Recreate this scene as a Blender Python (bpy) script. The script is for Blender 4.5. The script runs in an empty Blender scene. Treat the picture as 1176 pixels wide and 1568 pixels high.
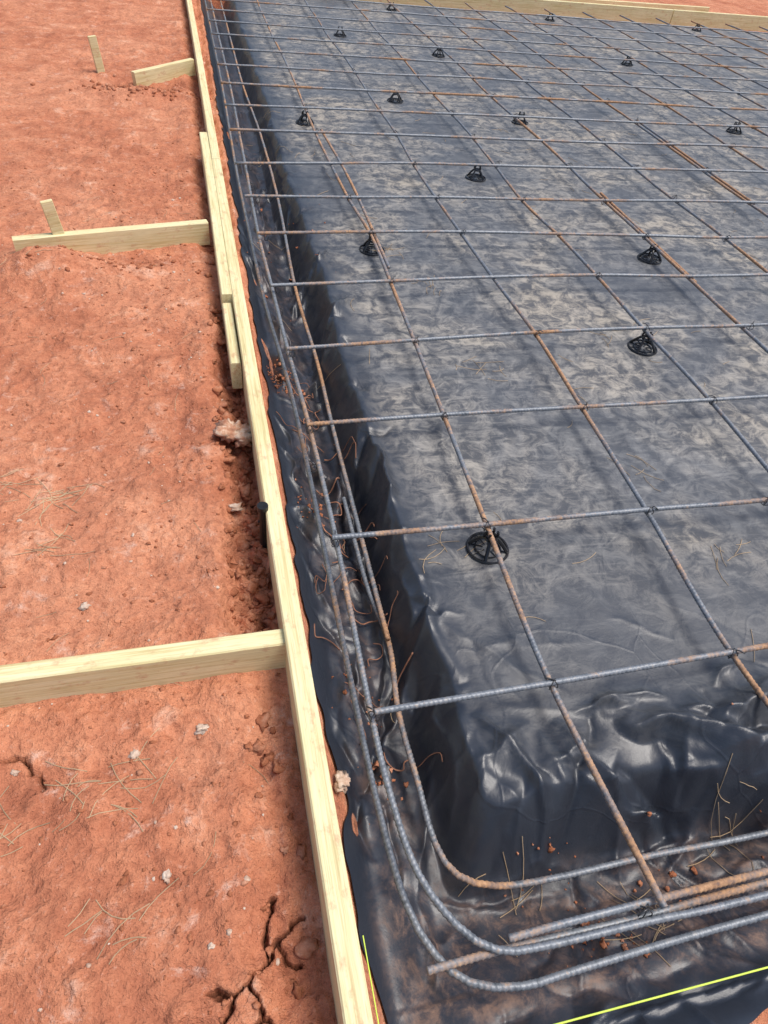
import bpy, math, random, bmesh
import numpy as np
from mathutils import Vector, Matrix
random.seed(7); rng=np.random.default_rng(11)
scene=bpy.context.scene
COL=scene.collection

# ---------------------------------------------------------------- noise
TAB=rng.random((512,512)).astype(np.float64); TAB2=rng.random((512,512))
def vnoise(x,y,seed=0):
    x=np.asarray(x,float)+seed*37.13; y=np.asarray(y,float)+seed*91.7
    xi=np.floor(x).astype(int); yi=np.floor(y).astype(int)
    fx=x-xi; fy=y-yi; fx=fx*fx*fx*(fx*(fx*6-15)+10); fy=fy*fy*fy*(fy*(fy*6-15)+10)
    a=TAB[xi&511,yi&511]; b=TAB[(xi+1)&511,yi&511]; c=TAB[xi&511,(yi+1)&511]; d=TAB[(xi+1)&511,(yi+1)&511]
    return (a*(1-fx)+b*fx)*(1-fy)+(c*(1-fx)+d*fx)*fy
def sn(x,y,seed=0): return vnoise(x,y,seed)*2-1
def fbm(x,y,o=4,seed=0):
    s=0;a=1;t=0
    for k in range(o):
        c,sg=math.cos(.6*k+.3),math.sin(.6*k+.3)
        s=s+a*sn((x*c-y*sg)*2**k,(x*sg+y*c)*2**k,seed+k); t+=a; a*=.5
    return s/t
def ridge(x,y,seed=0,pw=3): return (1-np.sqrt(sn(x,y,seed)**2+.0012))**pw
def sstep(a,b,x):
    t=np.clip((x-a)/(b-a),0,1); return t*t*(3-2*t)

# ---------------------------------------------------------------- mesh helpers
def add_obj(name,me,mat=None,parent=None,smooth=False):
    ob=bpy.data.objects.new(name,me); COL.objects.link(ob)
    if mat: me.materials.append(mat)
    if smooth: me.polygons.foreach_set('use_smooth',[True]*len(me.polygons))
    if parent: ob.parent=parent
    return ob
def grid_mesh(name,X,Y,Z):
    ny,nx=X.shape
    co=np.stack([X,Y,Z],-1).reshape(-1,3)
    idx=np.arange(nx*ny).reshape(ny,nx)
    q=np.stack([idx[:-1,:-1],idx[:-1,1:],idx[1:,1:],idx[1:,:-1]],-1).reshape(-1,4)
    me=bpy.data.meshes.new(name)
    me.vertices.add(len(co)); me.vertices.foreach_set('co',co.ravel())
    me.loops.add(q.size); me.loops.foreach_set('vertex_index',q.ravel().astype(np.int32))
    me.polygons.add(len(q)); me.polygons.foreach_set('loop_start',(np.arange(len(q))*4).astype(np.int32))
    me.polygons.foreach_set('loop_total',np.full(len(q),4,np.int32))
    me.update(); me.validate()
    me.polygons.foreach_set('use_smooth',np.ones(len(q),bool))
    return me
class Soup:
    def __init__(s): s.v=[]; s.f=[]; s.n=0
    def add(s,v,f):
        s.v.extend([tuple(a) for a in v]); s.f.extend([tuple(i+s.n for i in q) for q in f]); s.n+=len(v)
    def mesh(s,name):
        me=bpy.data.meshes.new(name); me.from_pydata(s.v,[],s.f); me.update(); return me
def catmull(P,step):
    P=[np.array(p,float) for p in P]
    P=[2*P[0]-P[1]]+P+[2*P[-1]-P[-2]]
    out=[]
    for i in range(1,len(P)-2):
        a,b,c,d=P[i-1:i+3]
        L=np.linalg.norm(c-b); n=max(2,int(L/step))
        for k in range(n):
            t=k/n
            out.append(.5*((2*b)+(-a+c)*t+(2*a-5*b+4*c-d)*t*t+(-a+3*b-3*c+d)*t**3))
    out.append(P[-2]); return np.array(out)
def tube(S,pts,rad,ns=8,radf=None,cap=True):
    pts=np.asarray(pts,float); n=len(pts)
    T=np.gradient(pts,axis=0); T/=np.linalg.norm(T,axis=1)[:,None]+1e-12
    up=np.array([0,0,1.]) if abs(T[0][2])<.9 else np.array([1.,0,0])
    N=np.cross(T,up); N/=np.linalg.norm(N,axis=1)[:,None]+1e-12
    B=np.cross(N,T)
    th=np.linspace(0,2*np.pi,ns,endpoint=False)
    s=np.concatenate([[0],np.cumsum(np.linalg.norm(np.diff(pts,axis=0),axis=1))])
    R=np.full((n,ns),rad) if radf is None else radf(s[:,None],th[None,:])
    V=pts[:,None,:]+R[:,:,None]*(np.cos(th)[None,:,None]*N[:,None,:]+np.sin(th)[None,:,None]*B[:,None,:])
    F=[]
    for i in range(n-1):
        for k in range(ns):
            k2=(k+1)%ns
            F.append((i*ns+k,i*ns+k2,(i+1)*ns+k2,(i+1)*ns+k))
    if cap: F.append(tuple(range(ns))[::-1]); F.append(tuple((n-1)*ns+k for k in range(ns)))
    S.add(V.reshape(-1,3),F)

# ---------------------------------------------------------------- node helpers
def newmat(name):
    m=bpy.data.materials.new(name); m.use_nodes=True
    nt=m.node_tree; nt.nodes.clear()
    out=nt.nodes.new('ShaderNodeOutputMaterial'); b=nt.nodes.new('ShaderNodeBsdfPrincipled')
    nt.links.new(b.outputs[0],out.inputs[0]); return m,nt,b
def N(nt,t,**k):
    n=nt.nodes.new(t)
    for a,v in k.items(): setattr(n,a,v)
    return n
def coord(nt,scale=(1,1,1),rot=(0,0,0),loc=(0,0,0)):
    tc=N(nt,'ShaderNodeTexCoord'); mp=N(nt,'ShaderNodeMapping')
    mp.inputs['Scale'].default_value=scale; mp.inputs['Rotation'].default_value=rot; mp.inputs['Location'].default_value=loc
    nt.links.new(tc.outputs['Object'],mp.inputs['Vector']); return mp.outputs[0]
def noise(nt,vec,scale,detail=4,rough=.6,dist=0):
    n=N(nt,'ShaderNodeTexNoise'); n.inputs['Scale'].default_value=scale; n.inputs['Detail'].default_value=detail
    n.inputs['Roughness'].default_value=rough; n.inputs['Distortion'].default_value=dist
    nt.links.new(vec,n.inputs['Vector']); return n.outputs['Fac']
def ramp(nt,fac,stops):
    r=N(nt,'ShaderNodeValToRGB'); e=r.color_ramp.elements
    while len(e)<len(stops): e.new(.5)
    for i,(p,c) in enumerate(stops):
        e[i].position=p; e[i].color=(c,c,c,1) if isinstance(c,(int,float)) else (*c,1)
    nt.links.new(fac,r.inputs[0]); return r.outputs[0]
def mix(nt,fac,a,b,bt='MIX'):
    m=N(nt,'ShaderNodeMix',data_type='RGBA',blend_type=bt)
    for s,v in ((0,fac),(6,a),(7,b)):
        if isinstance(v,(int,float)): m.inputs[s].default_value=v if s==0 else (v,v,v,1)
        elif isinstance(v,tuple): m.inputs[s].default_value=(*v,1)
        else: nt.links.new(v,m.inputs[s])
    return m.outputs[2]
def math_(nt,op,a,b=0.):
    m=N(nt,'ShaderNodeMath',operation=op)
    for s,v in ((0,a),(1,b)):
        if isinstance(v,(int,float)): m.inputs[s].default_value=v
        else: nt.links.new(v,m.inputs[s])
    return m.outputs[0]
def bump(nt,h,strength,dist,prev=None):
    b=N(nt,'ShaderNodeBump'); b.inputs['Strength'].default_value=strength; b.inputs['Distance'].default_value=dist
    nt.links.new(h,b.inputs['Height'])
    if prev is not None: nt.links.new(prev,b.inputs['Normal'])
    return b.outputs[0]

# ---------------------------------------------------------------- materials
def mat_clay():
    m,nt,b=newmat('red_clay'); v=coord(nt)
    big=noise(nt,v,1.6,4,.6,.4); mid=noise(nt,v,8,6,.7,.2); fine=noise(nt,v,60,5,.72); grit=noise(nt,v,330,2,.6)
    c=ramp(nt,big,[(.32,(.37,.132,.076)),(.46,(.55,.215,.120)),(.60,(.72,.345,.205))])
    c2=ramp(nt,mid,[(.30,(.27,.086,.047)),(.45,(.49,.18,.098)),(.58,(.66,.275,.150)),(.70,(.80,.51,.37))])
    c=mix(nt,.58,c,c2)
    c=mix(nt,ramp(nt,fine,[(.36,.5),(.50,0.)]),c,(.30,.10,.055))
    c=mix(nt,ramp(nt,fine,[(.60,0.),(.75,.6)]),c,(.80,.51,.39))
    pale=math_(nt,'MULTIPLY',ramp(nt,noise(nt,coord(nt,(1,1,1),(0,0,0),(5,2,0)),13,6,.75,.4),[(.58,0.),(.70,.75)]),ramp(nt,fine,[(.4,.3),(.6,1.)]))
    c=mix(nt,pale,c,(.74,.52,.42))
    c=mix(nt,ramp(nt,grit,[(.35,.2),(.5,0.)]),c,(.26,.08,.04))
    at=N(nt,'ShaderNodeAttribute',attribute_name='crack_dark')
    c=mix(nt,at.outputs['Fac'],c,(.12,.042,.024))  # clay colour darkened along the crack lines
    nt.links.new(c,b.inputs['Base Color']); b.inputs['Roughness'].default_value=.95; b.inputs['Specular IOR Level'].default_value=.15
    n=bump(nt,mid,.9,.035); n=bump(nt,fine,.8,.008,n); n=bump(nt,grit,.5,.0015,n)
    nt.links.new(n,b.inputs['Normal']); return m
def mat_clod():
    m,nt,b=newmat('clay_clod'); v=coord(nt)
    a=noise(nt,v,25,5,.7); c=ramp(nt,a,[(.3,(.26,.09,.045)),(.5,(.44,.17,.09)),(.7,(.62,.32,.21))])
    nt.links.new(c,b.inputs['Base Color']); b.inputs['Roughness'].default_value=.95; b.inputs['Specular IOR Level'].default_value=.1
    nt.links.new(bump(nt,noise(nt,v,180,5,.7),.8,.005),b.inputs['Normal']); return m
def mat_stone(name,st):
    m,nt,b=newmat(name); v=coord(nt)
    a=noise(nt,v,35,6,.7); c=ramp(nt,a,st)
    nt.links.new(c,b.inputs['Base Color']); b.inputs['Roughness'].default_value=.9
    nt.links.new(bump(nt,noise(nt,v,120,5,.7),.8,.004),b.inputs['Normal']); return m
def mat_poly():
    m,nt,b=newmat('black_polyethylene'); v=coord(nt)
    n1=noise(nt,v,2.1,4,.6,.6); n2=noise(nt,v,17,8,.78,.7)
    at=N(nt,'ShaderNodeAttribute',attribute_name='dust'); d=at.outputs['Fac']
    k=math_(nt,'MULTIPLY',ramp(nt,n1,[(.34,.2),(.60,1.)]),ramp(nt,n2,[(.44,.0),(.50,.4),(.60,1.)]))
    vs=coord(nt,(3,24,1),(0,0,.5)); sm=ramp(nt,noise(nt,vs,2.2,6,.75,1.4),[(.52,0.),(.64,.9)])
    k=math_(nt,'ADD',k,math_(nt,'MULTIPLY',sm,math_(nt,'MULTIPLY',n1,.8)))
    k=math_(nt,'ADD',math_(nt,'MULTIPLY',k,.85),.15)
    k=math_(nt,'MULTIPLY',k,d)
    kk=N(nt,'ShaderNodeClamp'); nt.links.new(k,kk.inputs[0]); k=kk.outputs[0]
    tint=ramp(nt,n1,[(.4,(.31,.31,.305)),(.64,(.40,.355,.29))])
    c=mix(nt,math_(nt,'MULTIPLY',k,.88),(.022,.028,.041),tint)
    at2=N(nt,'ShaderNodeAttribute',attribute_name='mud')
    mk=math_(nt,'MULTIPLY',at2.outputs['Fac'],ramp(nt,noise(nt,v,20,7,.78,.4),[(.43,.03),(.52,.22),(.66,.85)]))
    c=mix(nt,mk,c,(.27,.16,.11))
    nt.links.new(c,b.inputs['Base Color'])
    r=math_(nt,'ADD',math_(nt,'MULTIPLY',k,.28),.38); r=math_(nt,'ADD',r,math_(nt,'MULTIPLY',mk,.4))
    nt.links.new(r,b.inputs['Roughness']); b.inputs['IOR'].default_value=1.5; b.inputs['Specular IOR Level'].default_value=.75
    cr=N(nt,'ShaderNodeTexVoronoi',feature='DISTANCE_TO_EDGE'); cr.inputs['Scale'].default_value=3.2
    dn=N(nt,'ShaderNodeTexNoise'); dn.inputs['Scale'].default_value=3; nt.links.new(v,dn.inputs['Vector'])
    va=N(nt,'ShaderNodeVectorMath',operation='ADD'); nt.links.new(coord(nt,(1,.45,1),(0,0,.4)),va.inputs[0])
    vm=N(nt,'ShaderNodeVectorMath',operation='SCALE'); vm.inputs['Scale'].default_value=.25; nt.links.new(dn.outputs['Color'],vm.inputs[0]); nt.links.new(vm.outputs[0],va.inputs[1])
    nt.links.new(va.outputs[0],cr.inputs['Vector'])
    crr=ramp(nt,cr.outputs['Distance'],[(0.,1.),(.012,0.)])
    n=bump(nt,crr,.2,.003); n=bump(nt,n2,.35,.005,n)
    nt.links.new(n,b.inputs['Normal']); return m
def mat_rebar(name,rust):
    m,nt,b=newmat(name); v=coord(nt)
    lg=noise(nt,v,3.1,3,.6,.3); f=noise(nt,v,90,3,.7)
    k=math_(nt,'ADD',lg,math_(nt,'MULTIPLY',f,.35))
    k=ramp(nt,k,[(.70-rust*.3,0.),(.86-rust*.3,1.)])
    st=ramp(nt,f,[(.3,(.12,.135,.155)),(.55,(.23,.25,.28)),(.75,(.30,.28,.26))])
    ru=ramp(nt,f,[(.3,(.22,.11,.06)),(.7,(.52,.31,.175))])
    nt.links.new(mix(nt,k,st,ru),b.inputs['Base Color'])
    nt.links.new(math_(nt,'SUBTRACT',.3,math_(nt,'MULTIPLY',k,.3)),b.inputs['Metallic'])
    nt.links.new(math_(nt,'ADD',.5,math_(nt,'MULTIPLY',k,.4)),b.inputs['Roughness'])
    return m
def mat_wood():
    m,nt,b=newmat('treated_pine')
    oi=N(nt,'ShaderNodeObjectInfo'); tc=N(nt,'ShaderNodeTexCoord'); ad=N(nt,'ShaderNodeVectorMath',operation='ADD')
    mu=N(nt,'ShaderNodeMath',operation='MULTIPLY'); nt.links.new(oi.outputs['Random'],mu.inputs[0]); mu.inputs[1].default_value=13
    nt.links.new(tc.outputs['Object'],ad.inputs[0]); nt.links.new(mu.outputs[0],ad.inputs[1])
    def mp(s):
        q=N(nt,'ShaderNodeMapping'); q.inputs['Scale'].default_value=s; nt.links.new(ad.outputs[0],q.inputs[0]); return q.outputs[0]
    g=noise(nt,mp((1.0,42,42)),3,6,.62,.6); g2=noise(nt,mp((4,200,200)),4,3,.6); bl=noise(nt,mp((3,10,10)),2,4,.6)
    c=ramp(nt,g,[(.30,(.48,.35,.14)),(.45,(.72,.61,.31)),(.57,(.84,.77,.47)),(.68,(.66,.54,.27))])
    c=mix(nt,.28,c,ramp(nt,bl,[(.35,(.56,.53,.26)),(.65,(.84,.77,.50))]))
    c=mix(nt,ramp(nt,g2,[(.35,.4),(.5,0.)]),c,(.42,.33,.15))
    vo=N(nt,'ShaderNodeTexVoronoi'); vo.inputs['Scale'].default_value=2.6; nt.links.new(mp((1,2.6,2.6)),vo.inputs['Vector'])
    kn=ramp(nt,vo.outputs['Distance'],[(.02,.9),(.055,.35),(.075,.0)])
    c=mix(nt,kn,c,(.26,.14,.06))
    ms=ramp(nt,noise(nt,mp((8,14,14)),3,5,.7),[(.55,0.),(.68,.6)]); c=mix(nt,ms,c,(.55,.29,.16))
    nt.links.new(c,b.inputs['Base Color']); b.inputs['Roughness'].default_value=.72
    nt.links.new(bump(nt,g,.3,.002),b.inputs['Normal']); return m
def simple(name,col,rough=.5,metal=0,var=.3,sc=60):
    m,nt,b=newmat(name); v=coord(nt)
    c=ramp(nt,noise(nt,v,sc,4),[(.3,tuple(x*(1-var) for x in col)),(.7,tuple(min(1,x*(1+var)) for x in col))])
    nt.links.new(c,b.inputs['Base Color']); b.inputs['Roughness'].default_value=rough; b.inputs['Metallic'].default_value=metal; return m
CLAY=mat_clay(); CLOD=mat_clod(); POLY=mat_poly(); WOOD=mat_wood()
STONE=mat_stone('pale_stone',[(.3,(.42,.22,.14)),(.46,(.56,.40,.30)),(.68,(.76,.66,.55))])
CLUMP=mat_stone('clay_crusted_stone',[(.34,(.34,.14,.08)),(.48,(.48,.25,.155)),(.58,(.62,.45,.33)),(.72,(.70,.60,.48))])
RB=[mat_rebar('rebar_steel',.05),mat_rebar('rebar_part_rusted',.36),mat_rebar('rebar_rusted',.6),mat_rebar('rebar_light_rust',.20)]
BLK=simple('chair_black_plastic',(.015,.015,.017),.22); WIRE=simple('wire_steel',(.08,.08,.085),.4,.6)
STR=simple('string_fluorescent',(.66,.85,.10),.6,0,.1); STRAW=simple('pine_straw',(.46,.33,.20),.7,0,.45,8); ROOT=simple('root_bark',(.28,.13,.08),.85,0,.4)
STEEL=simple('stake_steel',(.03,.03,.032),.45,.6)

# ---------------------------------------------------------------- terrain functions
def trench(X,Y):
    dl=X+.485; df=(Y+.575)*.76
    k=.035; h=np.clip(.5+.5*(df-dl)/k,0,1); d=df*(1-h)+dl*h-k*h*(1-h)
    d=d+.013*sn(X*3,Y*3,3)*sstep(.1,.2,d)+.009*sn(X*9,Y*9,5)*sstep(.15,.25,d)
    down=.55*sstep(-.02,.06,d)+.45*sstep(.05,.19,d); up=np.clip((d-.198)/.082,0,1); up=.5*up+.5*up*up*(3-2*up)
    z=.015*(1-down)+(-.15)*(down)+.15*up
    z=z+.006*np.exp(-((d-.29)/.015)**2)
    return z,d
def crackdist(X,Y,P):
    D=np.full(X.shape,9.)
    for (a,b),(c,d) in zip(P[:-1],P[1:]):
        vx,vy=c-a,d-b; t=np.clip(((X-a)*vx+(Y-b)*vy)/(vx*vx+vy*vy),0,1)
        D=np.minimum(D,np.hypot(X-a-t*vx,Y-b-t*vy))
    return D
CR=[[(-.705,-.385),(-.67,-.402),(-.645,-.392),(-.62,-.36),(-.60,-.345),(-.575,-.325),(-.56,-.318)],[(-.645,-.392),(-.635,-.43),(-.61,-.455),(-.60,-.49),(-.585,-.53)],[(-.62,-.36),(-.612,-.32),(-.595,-.285)],
    [(-1.05,.02),(-1.02,.03),(-1.0,.0),(-.985,-.01),(-.97,-.04)],[(-.635,-.43),(-.655,-.455),(-.66,-.49)],[(-.67,-.402),(-.685,-.42),(-.70,-.45)],[(-.60,-.345),(-.59,-.37),(-.572,-.385)],[(-.61,-.455),(-.59,-.462),(-.57,-.455)]]
def cracks(X,Y):
    D=np.full(X.shape,9.)
    wx=X+.007*sn(X*50,Y*50,71)+.003*sn(X*130,Y*130,75); wy=Y+.007*sn(X*50,Y*50,73)+.003*sn(X*130,Y*130,77)
    for P in CR: D=np.minimum(D,crackdist(wx,wy,P))
    return D
def ground_left(X,Y,detail=True):
    z=.012*fbm(X*2.6,Y*2.6,3,1)+.011*fbm(X*11,Y*11,3,7)
    if detail: z=z+.006*fbm(X*36,Y*36,3,17)+.014*np.maximum(0,fbm(X*26,Y*26,3,27)-.26)
    w=sstep(.16,.3,Y)*(1-sstep(1.5,1.75,Y))+.35*(1-sstep(.1,.16,Y))+.6*sstep(1.7,2.2,Y)
    edge=-.615+.03*sn(Y*6,0,41)+.018*sn(Y*19,0,43)
    s=sstep(edge-.03,edge+.03,X)
    z=z-.05*s*w*(1+.5*fbm(X*22,Y*22,3,51)) + s*w*.026*fbm(X*36,Y*36,3,57)
    z=z+.014*np.exp(-((X-edge+.05)/.05)**2)*w
    z=z-.05*np.exp(-((X+.85)/.22)**2-((Y-4.2)/.10)**2)+.03*np.exp(-((X+.95)/.3)**2-((Y-4.0)/.12)**2)
    z=z+.075*np.exp(-((X+1.17)/.16)**2-((Y-1.86)/.10)**2)+.02*np.exp(-((X+.9)/.3)**2-((Y-1.8)/.12)**2)
    if detail: z=z-.03*np.exp(-(cracks(X,Y)/.0022)**2)
    return z
def ground_z(X,Y):
    g=ground_left(X,Y)
    t,d=trench(X,Y)
    zi=np.minimum(t,0)-.012-.09*sstep(.045,.09,d)
    front=-.035+.014*fbm(X*9,Y*9,3,81)+.007*fbm(X*40,Y*40,3,83)
    zi=np.where(Y<-.60,front,zi); zi=np.where((Y<-.55)&(Y>=-.60),np.minimum(front,zi+.01),zi)
    zi=np.where((X>-.488)&(Y>7.5+.06*X),.0+.02*fbm(X*3,Y*3,3,87),zi)
    m=sstep(-.52,-.485,X)
    return g*(1-m)+zi*m
def axis(segs):
    out=[segs[0][0]]
    for a,b,st in segs:
        n=max(1,int(round((b-a)/st))); out+=list(a+(b-a)*(np.arange(n)+1)/n)
    return np.array(out)
gx=axis([(-200,-20,30),(-20,-5,1),(-5,-2.6,.1),(-2.6,-1.3,.012),(-1.3,-.78,.0045),(-.78,-.44,.003),(-.44,1.6,.02),(1.6,9,.25),(9,20,1),(20,200,30)])
gy=axis([(-200,-20,30),(-20,-2,1),(-2,-.75,.05),(-.75,-.2,.003),(-.2,1.2,.0045),(1.2,2.6,.008),(2.6,5,.016),(5,8,.03),(8,20,.5),(20,200,30)])
X,Y=np.meshgrid(gx,gy); far=np.exp(-np.maximum(0,np.hypot(X,Y)-12)/6)
me=grid_mesh('ground',X,Y,ground_z(X,Y)*far)
a=me.attributes.new('crack_dark','FLOAT','POINT'); a.data.foreach_set('value',np.exp(-(cracks(X,Y)/.0028)**2).ravel())
add_obj('ground',me,CLAY)

# ---------------------------------------------------------------- plastic sheet
FR=random.Random(21); FOLDS=[]
def fold(P,A,w): FOLDS.append((P,A,w))
def rnd_fold(x,y,ang,L,A,w,curl=.25):
    P=[(x,y)]; n=4
    for k in range(n):
        x+=L/n*math.cos(ang); y+=L/n*math.sin(ang); ang+=FR.gauss(0,curl); P.append((x,y))
    fold(P,A,w)
hp=math.pi/2
for _ in range(80):   # along the side footing
    rnd_fold(FR.uniform(-.44,-.29),FR.uniform(-.4,3.8),hp+FR.gauss(0,.35),FR.uniform(.12,.5),FR.choice([1,1,-1])*FR.uniform(.012,.034),FR.uniform(.006,.018))
for _ in range(90):   # short cross-creases
    rnd_fold(FR.uniform(-.46,-.25),FR.uniform(-.45,3.),FR.uniform(-.9,.9),FR.uniform(.05,.18),FR.choice([1,-1])*FR.uniform(.005,.014),FR.uniform(.004,.011))
for _ in range(60):   # down the bank of the slab pad
    rnd_fold(FR.uniform(-.25,-.17),FR.uniform(-.1,4.5),math.pi+FR.gauss(-.5,.5),FR.uniform(.07,.20),FR.choice([1,1,-1])*FR.uniform(.007,.018),FR.uniform(.006,.018))
fold([(-.17,-.02),(-.12,-.12),(-.10,-.22),(-.12,-.33)],.032,.016)
fold([(-.20,.08),(-.24,.0),(-.23,-.12),(-.26,-.22)],.026,.013)
fold([(-.22,.55),(-.245,.42),(-.235,.30),(-.25,.18)],.034,.015)
fold([(-.23,.95),(-.25,.80),(-.24,.66)],.032,.014)
fold([(-.02,-.08),(.02,-.16),(.06,-.25),(.05,-.34)],.040,.018)
fold([(.10,-.10),(.22,-.15),(.33,-.20),(.44,-.20),(.60,-.17)],.095,.026)
fold([(.16,-.20),(.27,-.25),(.40,-.27),(.58,-.25)],.070,.022)
fold([(.24,-.10),(.36,-.12),(.50,-.11),(.66,-.13)],.050,.018)
fold([(.06,-.17),(.14,-.22),(.20,-.30)],-.045,.020)
fold([(.30,-.165),(.42,-.155),(.55,-.14)],-.045,.018)
fold([(.33,-.20),(.38,-.27),(.37,-.36)],.034,.014)
for _ in range(60):
    rnd_fold(FR.uniform(-.1,1.3),FR.uniform(-.34,-.06),FR.gauss(-.25,.55),FR.uniform(.10,.35),FR.choice([1,1,-1])*FR.uniform(.010,.030),FR.uniform(.006,.017))
for _ in range(40):
    rnd_fold(FR.uniform(-.2,1.3),FR.uniform(-.2,-.06),-hp+FR.gauss(0,.4),FR.uniform(.08,.22),FR.choice([1,1,-1])*FR.uniform(.006,.016),FR.uniform(.005,.013))
for _ in range(90):   # footing floor at the near side
    rnd_fold(FR.uniform(-.45,1.2),FR.uniform(-.66,-.28),FR.gauss(.1,.8),FR.uniform(.06,.30),FR.choice([1,-1])*FR.uniform(.006,.020),FR.uniform(.005,.014))
for _ in range(26):   # along the near outer lip
    rnd_fold(FR.uniform(-.45,1.),FR.uniform(-.70,-.52),FR.gauss(.9,.6),FR.uniform(.06,.2),FR.uniform(.010,.024),FR.uniform(.007,.016))
for _ in range(80):   # long shallow creases over the pad
    rnd_fold(FR.uniform(-.1,3.),FR.uniform(-.05,5.),FR.choice([.15,hp-.2,-.5,.7])+FR.gauss(0,.25),FR.uniform(.25,.9),FR.choice([1,1,-1])*FR.uniform(.002,.006),FR.uniform(.005,.015),.10)
for _ in range(60):   # creases near the rim of the pad
    rnd_fold(FR.uniform(-.20,.9),FR.uniform(-.05,.9),FR.gauss(-.6,.7),FR.uniform(.08,.3),FR.choice([1,1,-1])*FR.uniform(.0015,.004),FR.uniform(.004,.011),.15)
for _ in range(60):
    rnd_fold(FR.uniform(-.22,.05),FR.uniform(0,4.5),FR.gauss(-.3,.8),FR.uniform(.08,.3),FR.choice([1,1,-1])*FR.uniform(.003,.007),FR.uniform(.005,.012),.15)
def plastic_z(X,Y):
    t,d=trench(X,Y)
    tr=(1-sstep(.26,.36,d)) ; tr2=sstep(.0,.05,d)*tr
    z=t+tr2*(.016*fbm(X*7,Y*3.5,3,105)+.005*fbm(X*25,Y*18,2,108))
    slab=sstep(.28,.4,d)
    z=z+slab*(.004*fbm(X*2.5,Y*2.5,2,115)+.002*fbm(X*9,Y*7,2,118)+.003*ridge(X*1.8,Y*.7,117,16))
    return z,d
def add_folds(X,Y,Z,damp):
    wx=X+.012*sn(X*14,Y*14,101)+.004*sn(X*40,Y*40,102); wy=Y+.012*sn(X*14,Y*14,103)+.004*sn(X*40,Y*40,104)
    H=np.zeros_like(Z)
    for P,A,w in FOLDS:
        xs=[p[0] for p in P]; ys=[p[1] for p in P]; m=6*w+.02
        sel=(X>min(xs)-m)&(X<max(xs)+m)&(Y>min(ys)-m)&(Y<max(ys)+m)
        if not sel.any(): continue
        x=wx[sel]; y=wy[sel]; best=np.full(x.shape,9.); along=np.zeros(x.shape); n=len(P)-1
        for k in range(n):
            (a,b),(c,e)=P[k],P[k+1]; vx,vy=c-a,e-b; t=np.clip(((x-a)*vx+(y-b)*vy)/(vx*vx+vy*vy),0,1)
            D=np.hypot(x-a-t*vx,y-b-t*vy); u=D<best; best=np.where(u,D,best); along=np.where(u,(k+t)/n,along)
        ww=w*(.6+.8*np.sin(np.pi*along))
        H[sel]+=A*np.sin(np.pi*np.clip(along,0,1))**.7*np.exp(-(np.sqrt(best**2+.0012**2))/ww)
    H=np.where(np.abs(H)>.06,np.sign(H)*(.06+.4*(np.abs(H)-.06)),H)
    return Z+H*damp
px=axis([(0,.34,.0030),(.34,1.3,.005),(1.3,1.8,.008),(1.8,3.5,.016),(3.5,9.6,.06)])
py=axis([(-.0,.9,.0036),(.9,2.2,.0062),(2.2,4.2,.012),(4.2,7.9,.03)])
U,V=np.meshgrid(px,py)
Y=V-.60; X=U-.475
ex=.009*sn(Y*7,3,131)+.006*sn(Y*23,3,133)
gap=.022*np.exp(-((Y+.13)/.05)**2)+.035*(1-sstep(-.55,-.30,Y))
X=X+(ex+gap)*np.exp(-U/.05)
ey=-.085*(1-sstep(-.28,.02,X))+.034*sstep(.0,.3,X)+.012*sn(X*6,7,135)+.010*sn(X*17,7,137)
Y=Y+(ey+.005)*np.exp(-V/.07)
Z,D=plastic_z(X,Y)
fe=np.exp(-V/.05); Z=np.where(fe>.05,np.maximum(Z,-.03+.012*fbm(X*12,Y*9,2,141))*fe+Z*(1-fe),Z)
Z=add_folds(X,Y,Z,sstep(.0,.03,U))
# keep the film above the soil below it and clear of the bars lying on it
Z=np.maximum(Z,np.where(D<.05,np.where(Y>-.54,-.25,-.022),-.235))
me=grid_mesh('plastic_sheet',X,Y,Z)
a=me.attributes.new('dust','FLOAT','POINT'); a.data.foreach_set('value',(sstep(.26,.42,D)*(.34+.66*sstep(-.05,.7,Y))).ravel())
mud=(1-sstep(.15,.23,D))*sstep(.03,.08,D)*(.38+.62*(1-sstep(-.32,-.2,Y)))
a=me.attributes.new('mud','FLOAT','POINT'); a.data.foreach_set('value',mud.ravel().astype(float))
add_obj('plastic_sheet',me,POLY)
def pz(x,y):
    i=min(max(np.searchsorted(px,x+.475),1),len(px)-1); j=min(max(np.searchsorted(py,y+.60),1),len(py)-1)
    return float(max(Z[j-1,i-1],Z[j,i],Z[j-1,i],Z[j,i-1]))

# ---------------------------------------------------------------- rebar
def bar(P,mat,r=.0062,name='rebar'):
    P=catmull(P,.03); s=np.concatenate([[0],np.cumsum(np.linalg.norm(np.diff(P,axis=0),axis=1))])
    q=[0.]
    while q[-1]<s[-1]:
        x=np.interp(q[-1],s,P[:,0]); y=np.interp(q[-1],s,P[:,1]); dd=math.hypot(x+.3,y+.3)
        q.append(q[-1]+(.0022 if dd<1.9 else .004 if dd<3 else .05))
    q=np.array(q); q[-1]=s[-1]
    R=np.stack([np.interp(q,s,P[:,k]) for k in range(3)],1)
    ph=random.random()*6
    def rf(ss,th):
        w=np.sin(2*np.pi*ss/.0095+th*1.0+ph); rib=sstep(.35,.8,w)
        lon=np.exp(-((np.abs(((th+ph)%np.pi)-np.pi/2))/.25)**2)
        return r*(.93+.17*np.maximum(rib,lon*.8))
    S=Soup(); tube(S,R,r,10,rf)
    return add_obj(name,S.mesh(name),mat,None,True)
RX=[0.0,.43,.868,1.265,1.665]+[1.665+.43*k for k in range(1,18)]
Rj=lambda s:random.uniform(-s,s)
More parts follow.
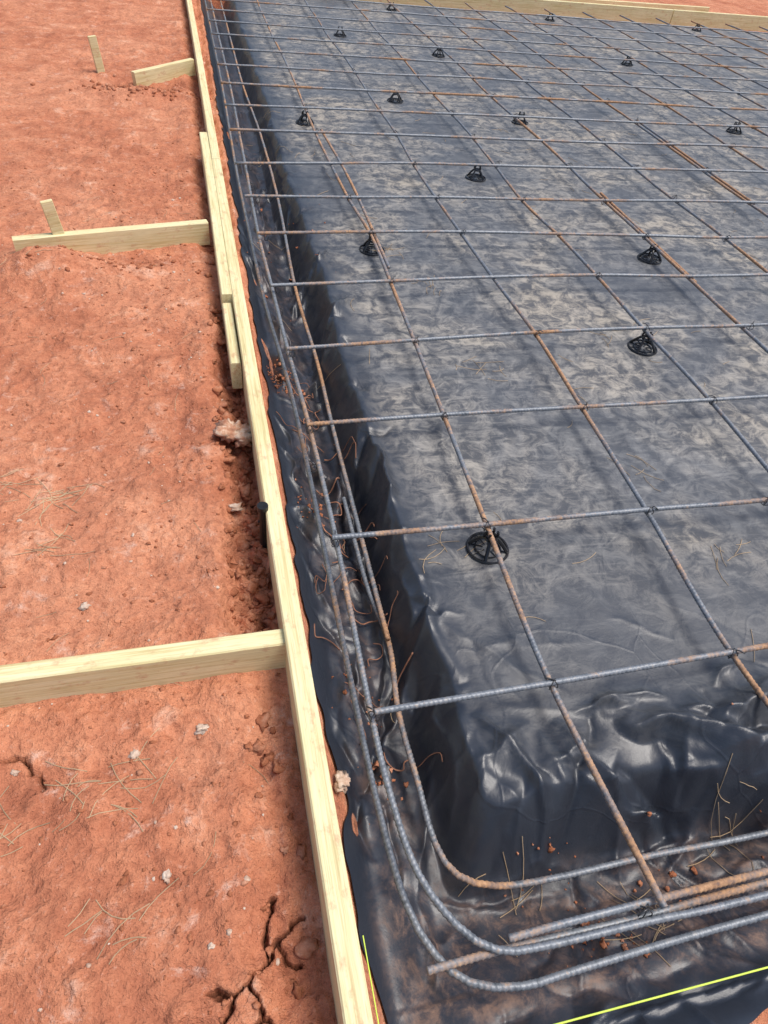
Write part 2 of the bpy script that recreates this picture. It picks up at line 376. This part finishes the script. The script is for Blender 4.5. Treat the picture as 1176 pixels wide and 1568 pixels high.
for i,x in enumerate(RX):
    if x>9: break
    P=[(x+.004,-.43 if i==0 else -.42+Rj(.02),.056 if i<3 else .05)]
    y=-.2
    meas={0:{0:-.023,.41:-.012,.83:.003,1.22:.016,1.6:.026,2.02:.035,2.38:.011,2.78:.0,3.2:-.008},
          1:{0:.40,.41:.424,.83:.437,1.25:.45,1.64:.434,2.03:.425,2.39:.418,2.81:.418},2:{0:.85,.83:.88,1.25:.871,1.64:.873,2.02:.863,2.38:.835}}
    if i in meas:
        P+=[(v,k,.054) for k,v in meas[i].items()]; y=max(meas[i])+.5
    while y<7.3: P.append((x+Rj(.012),y,.054+Rj(.004))); y+=.55
    P.append((x,7.32,.054))
    bar(P,RB[[1,3,3,1,3,1,3,3][i%8]])
TY={0:[(-.386,-.027),(-.023,-.024),(.395,-.018),(.9,-.012)],1:[(-.392,.413),(-.017,.407),(.424,.404),(.772,.397)],
2:[(-.392,.828),(.001,.835),(.437,.833),(.88,.83)],3:[(-.402,1.20),(.016,1.224),(.45,1.247),(.871,1.253),(1.3,1.248)],
4:[(-.411,1.60),(.027,1.62),(.434,1.64),(.873,1.645),(1.295,1.625)],5:[(-.418,2.015),(.035,2.03),(.425,2.032),(.863,2.015),(1.266,2.0),(1.666,1.98)],
6:[(-.44,2.376),(.011,2.378),(.418,2.392),(.835,2.383),(1.248,2.382)],7:[(-.453,2.751),(0,2.782),(.418,2.81)]}
for j in range(18):
    if j in TY: P=[(a,b,.0665) for a,b in TY[j]]; x=P[-1][0]+.6; y0=P[-1][1]
    else: y0=.4064*j-.03; P=[(-.45,y0+Rj(.01),.0665),(0,y0+Rj(.008),.0665)]; x=.6
    while x<9: P.append((x,y0+Rj(.01)+.004*x,.0665+Rj(.003))); x+=.6
    bar(P,RB[[0,3,0,3,0,0,0,3,0][j%9]])
def m3(l,z): return [(a/1000,b/1000,z) for a,b in l]
A=[(-440,7300),(-435,5600),(-432,4342),(-441,3002),(-436,2211),(-428,1655),(-405,1166),(-399,793),(-401,415),(-403,37),(-401,-172),(-389,-324),(-361,-405),(-316,-453),(-237,-474),(-124,-471),(220,-464),(1200,-460),(2600,-455)]
B=[(-400,7300),(-398,5600),(-393,4150),(-403,2859),(-410,2097),(-402,1669),(-394,1254),(-381,873),(-378,444),(-387,-7),(-384,-182),(-368,-302),(-326,-386),(-276,-428),(-204,-438),(-11,-440),(202,-444),(1200,-440),(2600,-438)]
C1=[(-305,700),(-302,400),(-285,220),(-303,48),(-300,-108),(-297,-221),(-271,-283),(-206,-314),(-94,-322),(110,-321),(364,-327),(1200,-330),(2600,-330)]
C2=[(-.300,7.3,-.03),(-.302,5.5,-.03),(-.300,4.40,-.03),(-.275,3.48,-.03),(-.275,2.63,-.035),(-.296,1.83,-.06),(-.283,1.35,-.08),(-.287,1.012,-.085),(-.288,.606,-.085),(-.288,.22,-.085)]
bar(m3(A,-.02),RB[0]); bar(m3(B,.035),RB[0]); bar(m3(C1,-.098),RB[3]); bar(C2,RB[1])
bar(m3([(-386,-431),(-254,-428),(-24,-430),(218,-425),(1200,-420),(2600,-418)],.022),RB[1])
bar(m3([(-254,-418),(0,-414),(1200,-404),(2600,-400)],.038),RB[1])
bar([(.048,1.75,.052),(.055,2.6,.055),(.03,3.3,.055)],RB[1])
bar([(1.285,1.6,.052),(1.29,2.5,.055)],RB[2]); bar([(2.11,2.4,.052),(2.12,3.7,.055)],RB[1])

S=Soup()
def tie(x,y,z):
    for sgn in (1,-1):
        t=np.linspace(0,2*np.pi,11); a=.0095
        cs,sn_=math.cos(.785*sgn),math.sin(.785*sgn)
        P=np.stack([x+a*1.25*np.cos(t)*cs,y+a*1.25*np.cos(t)*sn_,z+.0135*np.sin(t)],1)
        tube(S,P,.0011,5)
    an=random.random()*6.28
    P=catmull([(x+.004,y,z+.012),(x+.008*math.cos(an),y+.008*math.sin(an),z+.018),(x+.02*math.cos(an),y+.02*math.sin(an),z+.014+Rj(.006))],.004)
    tube(S,P,.0016,5)
for i in range(9):
    for j in range(12):
        if (i+j)%2==0 or random.random()<.5 or (i<3 and j<4):
            x=RX[i]; y=.4064*j
            if j in TY and i+1<len(TY[j]): x,y=TY[j][i+1]
            tie(x,y,.060)
for j in range(9): tie(-.385,TY[j][0][1] if j in TY else .4064*j,.05)
for y in (.7,1.5,2.6): tie(-.39,y,.02)
tie(-.02,-.425,.035)
add_obj('tie_wire',S.mesh('tie_wire'),WIRE,None,True)

# ---------------------------------------------------------------- rebar chairs
def chair_mesh():
    S=Soup(); t=np.linspace(0,2*np.pi,41)
    for R,z,r in ((.050,.004,.0035),(.032,.004,.0022)):
        tube(S,np.stack([R*np.cos(t),R*np.sin(t),np.full_like(t,z)],1),r,6)
    for k in range(8):
        a=k*math.pi/4; tube(S,[(.012*math.cos(a),.012*math.sin(a),.004),(.050*math.cos(a),.050*math.sin(a),.004)],.0018,5)
    for k in range(4):
        a=k*math.pi/2+math.pi/4; c,s=math.cos(a),math.sin(a)
        P=catmull([(.048*c,.048*s,.004),(.036*c,.036*s,.02),(.022*c,.022*s,.036),(.013*c,.013*s,.043)],.004)
        tube(S,P,.0048,6)
    tube(S,np.stack([.014*np.cos(t),.014*np.sin(t),np.full_like(t,.042)],1),.0045,6)
    for sx in (-1,1):
        for sy in (-1,1):
            tube(S,catmull([(sx*.012,sy*.008,.040),(sx*.0145,sy*.008,.05),(sx*.011,sy*.007,.062)],.004),.0036,6)
    return S.mesh('rebar_chair')
CM=chair_mesh(); CM.materials.append(BLK)
for i,(x,y) in enumerate([(-.008,.386),(.867,1.227),(1.265,1.91),(.04,2.009),(.75,2.811),(1.35,3.753),(2.895,3.74),(.629,4.1),(-.017,3.584),(1.263,5.333),(2.958,5.439),(.57,5.799),(2.932,7.09),(4.663,7.153),(1.271,7.0),(3.4,1.6),(2.5,.8)]):
    ob=bpy.data.objects.new('rebar_chair',CM); COL.objects.link(ob)
    ob.location=(x,y,pz(x,y)-.001); ob.rotation_euler=(0,0,Rj(.5))

# ---------------------------------------------------------------- lumber
def lumber(name,p0,p1,th,h,top,parent=None):
    L=math.hypot(p1[0]-p0[0],p1[1]-p0[1]); n=max(2,int(L/.15)); S=Soup()
    b=.003; prof=[(-th/2+b,0),(th/2-b,0),(th/2,-b),(th/2,-h+b),(th/2-b,-h),(-th/2+b,-h),(-th/2,-h+b),(-th/2,-b)]
    V=[];F=[];sd=random.random()*9
    for i in range(n+1):
        s=i/n
        for (a,c) in prof: V.append((L*s,a+.0015*math.sin(s*5+sd),c))
    m=len(prof)
    for i in range(n):
        for k in range(m): F.append((i*m+k,i*m+(k+1)%m,(i+1)*m+(k+1)%m,(i+1)*m+k))
    F.append(tuple(range(m))[::-1]); F.append(tuple(n*m+k for k in range(m)))
    S.add(V,F); me=S.mesh(name); ob=add_obj(name,me,WOOD,parent)
    t0,t1=top if isinstance(top,tuple) else (top,top)
    ob.location=(p0[0],p0[1],t0); ob.rotation_euler=(0,-math.atan2(t1-t0,L),math.atan2(p1[1]-p0[1],p1[0]-p0[0]))
    return ob
lumber('form_board',(-.500,-1.3),(-.537,2.70),.039,.14,.10)
lumber('form_board',(-.537,2.703),(-.588,6.9),.038,.14,.10)
lumber('form_board',(-.561,1.484),(-.582,3.06),.036,.14,.098)
lumber('wooden_cleat',(-.559,1.12),(-.566,1.47),.030,.09,.075)
lumber('lumber_brace',(-.522,.156),(-1.75,.146),.038,.089,.082)
lumber('lumber_brace',(-.603,2.09),(-1.27,1.93),.034,.089,(.082,.085))
lumber('lumber_brace',(-.600,4.48),(-.95,4.24),.036,.089,(.082,.05))
lumber('form_board',(-.6,7.40),(4.6,7.62),.038,.14,.10); lumber('form_board',(4.61,7.62),(10,7.88),.038,.14,.10)
lumber('form_board',(2.0,7.95),(5.5,8.3),.038,.09,.06)
def stake(name,x,y,z,h,lean,w=.034,th=.016,rot=0):
    S=Soup(); V=[(-w/2,-th/2,0),(w/2,-th/2,0),(w/2,th/2,0),(-w/2,th/2,0)]
    V=[(a*.5,b*.5,-.12) for a,b,_ in V]+[(a,b,-.06) for a,b,_ in V]+[(a,b,h) for a,b,_ in V]
    F=[(3,2,1,0),(8,9,10,11)]
    for o in (0,4): F+=[(o,o+1,o+5,o+4),(o+1,o+2,o+6,o+5),(o+2,o+3,o+7,o+6),(o+3,o,o+4,o+7)]
    S.add(V,F)
    me=S.mesh(name); ob=add_obj(name,me,WOOD)
    md=ob.modifiers.new('b','BEVEL'); md.width=.002; md.segments=2
    ob.location=(x,y,z); ob.rotation_euler=(lean[0],lean[1],rot)
stake('wooden_stake',-1.12,1.97,.05,.15,(0,-.12),.040,.02,.3)
stake('wooden_stake',-1.14,4.38,.0,.19,(0,-.10),.045,.025,.3)
S=Soup(); tube(S,[(0,0,-.15),(0,0,.105)],.0095,12); tube(S,[(0,0,.100),(0,0,.112)],.013,12); tube(S,[(-.012,0,.06),(.012,0,.06)],.003,6)
o=add_obj('steel_form_stake',S.mesh('steel_form_stake'),STEEL); o.location=(-.541,.49,0)

S=Soup(); tube(S,[(-.4795,-.38,.088),(-.4790,-.6,.092),(-.478,-1.2,.095)],.0009,6); add_obj('string_line',S.mesh('string_line'),STR)
S=Soup(); tube(S,[(-.47,-.536,.102),(.5,-.541,.099),(4.,-.55,.10)],.0013,6); add_obj('string_line',S.mesh('string_line'),STR)

# ---------------------------------------------------------------- clods, pebbles, stone
ICO={}
for sub in (1,2,3,4):
    bm=bmesh.new(); bmesh.ops.create_icosphere(bm,subdivisions=sub,radius=1)
    ICO[sub]=(np.array([v.co[:] for v in bm.verts]),[tuple(v.index for v in f.verts) for f in bm.faces]); bm.free()
def blob(S,c,r,sub=1,flat=.7,rough=.35):
    n,F=ICO[sub]; k=np.array([random.uniform(.7,1.3) for _ in range(3)]); sd=random.random()*99
    q=1+rough*sn(n[:,0]*1.7+sd,n[:,1]*1.7+n[:,2]*2.3,0)+rough*.7*sn(n[:,0]*4+sd,n[:,1]*4+n[:,2]*5,3)
    S.add(np.array(c)+r*k*np.array([1,1,flat])*q[:,None]*n,F)
def gz(x,y): return float(ground_z(np.array([x]),np.array([y]))[0])
S=Soup()
for _ in range(620):
    y=random.choice([random.uniform(.2,1.55),random.uniform(.2,1.1),random.uniform(-.5,4)])
    x=-.575+random.gauss(0,.03)
    if x>-.535: x=-.535-random.random()*.03
    r=random.choice([.0025,.003,.005,.007,.011])*random.uniform(.6,1.6); blob(S,(x,y,gz(x,y)+r*.2),r,2,.7,.6)
for _ in range(160):
    x=-.9+random.gauss(0,.16); y=4.05+random.gauss(0,.08); r=random.uniform(.004,.016); blob(S,(x,y,gz(x,y)+r*.2),r,1)
for _ in range(60):
    x=-.95+random.gauss(0,.12); y=1.88+random.gauss(0,.04); r=random.uniform(.003,.009); blob(S,(x,y,gz(x,y)+r*.2),r,1)
add_obj('soil_clods',S.mesh('soil_clods'),CLOD,None,True)
S=Soup()
for (cx,cy,n,sp) in [(-.42,1.25,130,.045),(-.41,.65,35,.05),(-.38,.1,25,.06),(-.05,-.42,55,.06),(.12,-.36,25,.06),(-.1,-.3,20,.07),(-.40,2.2,50,.25),(-.37,-.1,15,.06),(.4,-.42,35,.12)]:
    for _ in range(n):
        x=cx+random.gauss(0,sp*.6); y=cy+random.gauss(0,sp if abs(cx)>.3 else sp*.5)
        if x<-.46 or y<-.56: continue
        r=random.choice([.0012,.0015,.002,.003,.005])*random.uniform(.6,1.4); blob(S,(x,y,pz(x,y)+r*.2),r,2,.7,.6)
add_obj('fallen_soil',S.mesh('fallen_soil'),CLOD,None,True)
S=Soup()
for _ in range(2600):
    x=-.62-abs(random.gauss(0,.55)); y=random.uniform(-.65,3.2)
    r=random.choice([.001,.0015,.002,.003,.0045])*random.uniform(.7,1.4); blob(S,(x,y,gz(x,y)+r*.1),r,1,.6,.6)
add_obj('soil_crumbs',S.mesh('soil_crumbs'),CLOD,None,True)
S=Soup()
for _ in range(170):
    x=-.60-abs(random.gauss(0,.4)); y=random.uniform(-.6,2.5); r=random.choice([.0015,.002,.003,.004])*random.uniform(.7,1.4); blob(S,(x,y,gz(x,y)+r*.1),r,2,.6)
for x,y,r in [(-.70,.03,.011),(-.82,.0,.007),(-.765,-.22,.008),(-.60,.62,.013),(-.93,.35,.008),(-.455,-.11,.012),(-.70,-.33,.005),(-1.02,.0,.007)]: blob(S,(x,y,max(gz(x,y),-.02)+r*.1),r,3,.45,.6)
add_obj('pebbles',S.mesh('pebbles'),STONE,None,True)
S=Soup(); blob(S,(0,0,0),.036,4,.75,.45); blob(S,(.018,-.028,-.006),.026,4,.7,.45); blob(S,(-.012,.028,-.004),.025,4,.7,.45)
o=add_obj('stone',S.mesh('stone'),CLUMP,None,True); o.location=(-.585,.885,.010)

# ---------------------------------------------------------------- pine straw + roots
S=Soup()
def needle(x,y,zf,L,a,r=.0005):
    P=[]
    cv=random.uniform(-.6,.6)
    for k in range(5):
        t=k/4-.5; P.append((x+L*t*math.cos(a)-cv*L*t*t*math.sin(a),y+L*t*math.sin(a)+cv*L*t*t*math.cos(a)))
    P=[(px_,py_,zf(px_,py_)+r*1.6+.001*random.random()) for px_,py_ in P]
    tube(S,P,r,4)
for (cx,cy,n) in [(-1.03,.68,22),(-.9,-.04,9),(-1.0,.52,8),(-.80,-.05,9),(-1.05,-.1,12),(-1.15,.75,8),(-1.2,1.9,8),(-.86,-.28,8)]:
    for _ in range(n): needle(cx+random.gauss(0,.035),cy+random.gauss(0,.03),gz,random.uniform(.03,.10),random.gauss(.3,.8),.0008)
for _ in range(70): needle(random.uniform(-1.6,-.6),random.uniform(-.5,2.5),gz,random.uniform(.02,.08),random.random()*3.14,.0006)
for (cx,cy,n) in [(.55,.62,7),(.62,.28,7),(.25,1.15,8),(-.1,.38,8),(.05,-.4,14),(.3,-.3,10),(-.15,-.33,7),(.1,2.0,8),(.2,1.7,8),(.75,1.3,5)]:
    for _ in range(n): needle(cx+random.gauss(0,.04),cy+random.gauss(0,.03),pz,random.uniform(.03,.10),random.random()*3.14,.0007)
for _ in range(120): needle(random.uniform(-.4,2.5),random.uniform(-.3,4),pz,random.uniform(.03,.10),random.random()*3.14,.0007)
add_obj('pine_straw',S.mesh('pine_straw'),STRAW)
S=Soup()
for _ in range(40):
    y=random.choice([random.uniform(-.1,.6),random.uniform(.4,1.3)]); x=random.uniform(-.42,-.27); a=random.random()*6.3; P=[]
    for k in range(6):
        P.append((x,y,pz(x,y)+.004+.010*random.random())); a+=random.gauss(0,.7); x=min(-.25,max(-.455,x+.02*math.cos(a))); y+=.02*math.sin(a)
    tube(S,catmull(P,.005),random.uniform(.0009,.0022),5)
add_obj('tree_roots',S.mesh('tree_roots'),ROOT,None,True)

# ---------------------------------------------------------------- light, sky, camera
el,az=math.radians(66),math.radians(105)
w=bpy.data.worlds.new('World'); scene.world=w; w.use_nodes=True; nt=w.node_tree
sky=nt.nodes.new('ShaderNodeTexSky'); sky.sky_type='NISHITA'; sky.sun_disc=False; sky.sun_elevation=el; sky.sun_rotation=az
sky.air_density=1.0; sky.dust_density=3.0
bg=nt.nodes['Background']; bg.inputs[1].default_value=.15; nt.links.new(sky.outputs[0],bg.inputs[0])
sd=bpy.data.lights.new('sun','SUN'); sd.energy=3.1; sd.angle=math.radians(26); sd.color=(1,.95,.88)
so=bpy.data.objects.new('sun',sd); COL.objects.link(so)
dirv=Vector((math.sin(az)*math.cos(el),math.cos(az)*math.cos(el),math.sin(el)))
so.rotation_euler=dirv.to_track_quat('Z','Y').to_euler(); so.location=dirv*20
f,pitch,roll,yaw,cx,cy,H=[1035.0558,.7896,.1381,.3168,-.6109,-.6061,1.2174]
cp,sp=math.cos(pitch),math.sin(pitch)
fw=Vector((math.sin(yaw)*cp,math.cos(yaw)*cp,-sp)); r0=Vector((math.cos(yaw),-math.sin(yaw),0)); u0=r0.cross(fw)
rr=math.cos(roll)*r0+math.sin(roll)*u0; uu=-math.sin(roll)*r0+math.cos(roll)*u0
cd=bpy.data.cameras.new('camera'); cd.sensor_fit='VERTICAL'; cd.sensor_height=36; cd.lens=f/1568*36; cd.clip_start=.02; cd.clip_end=600
co=bpy.data.objects.new('camera',cd); COL.objects.link(co)
M=Matrix((rr,uu,-fw)).transposed().to_4x4(); M.translation=Vector((cx,cy,H)); co.matrix_world=M
scene.camera=co
scene.view_settings.view_transform='Standard'; scene.view_settings.look='None'; scene.view_settings.exposure=0
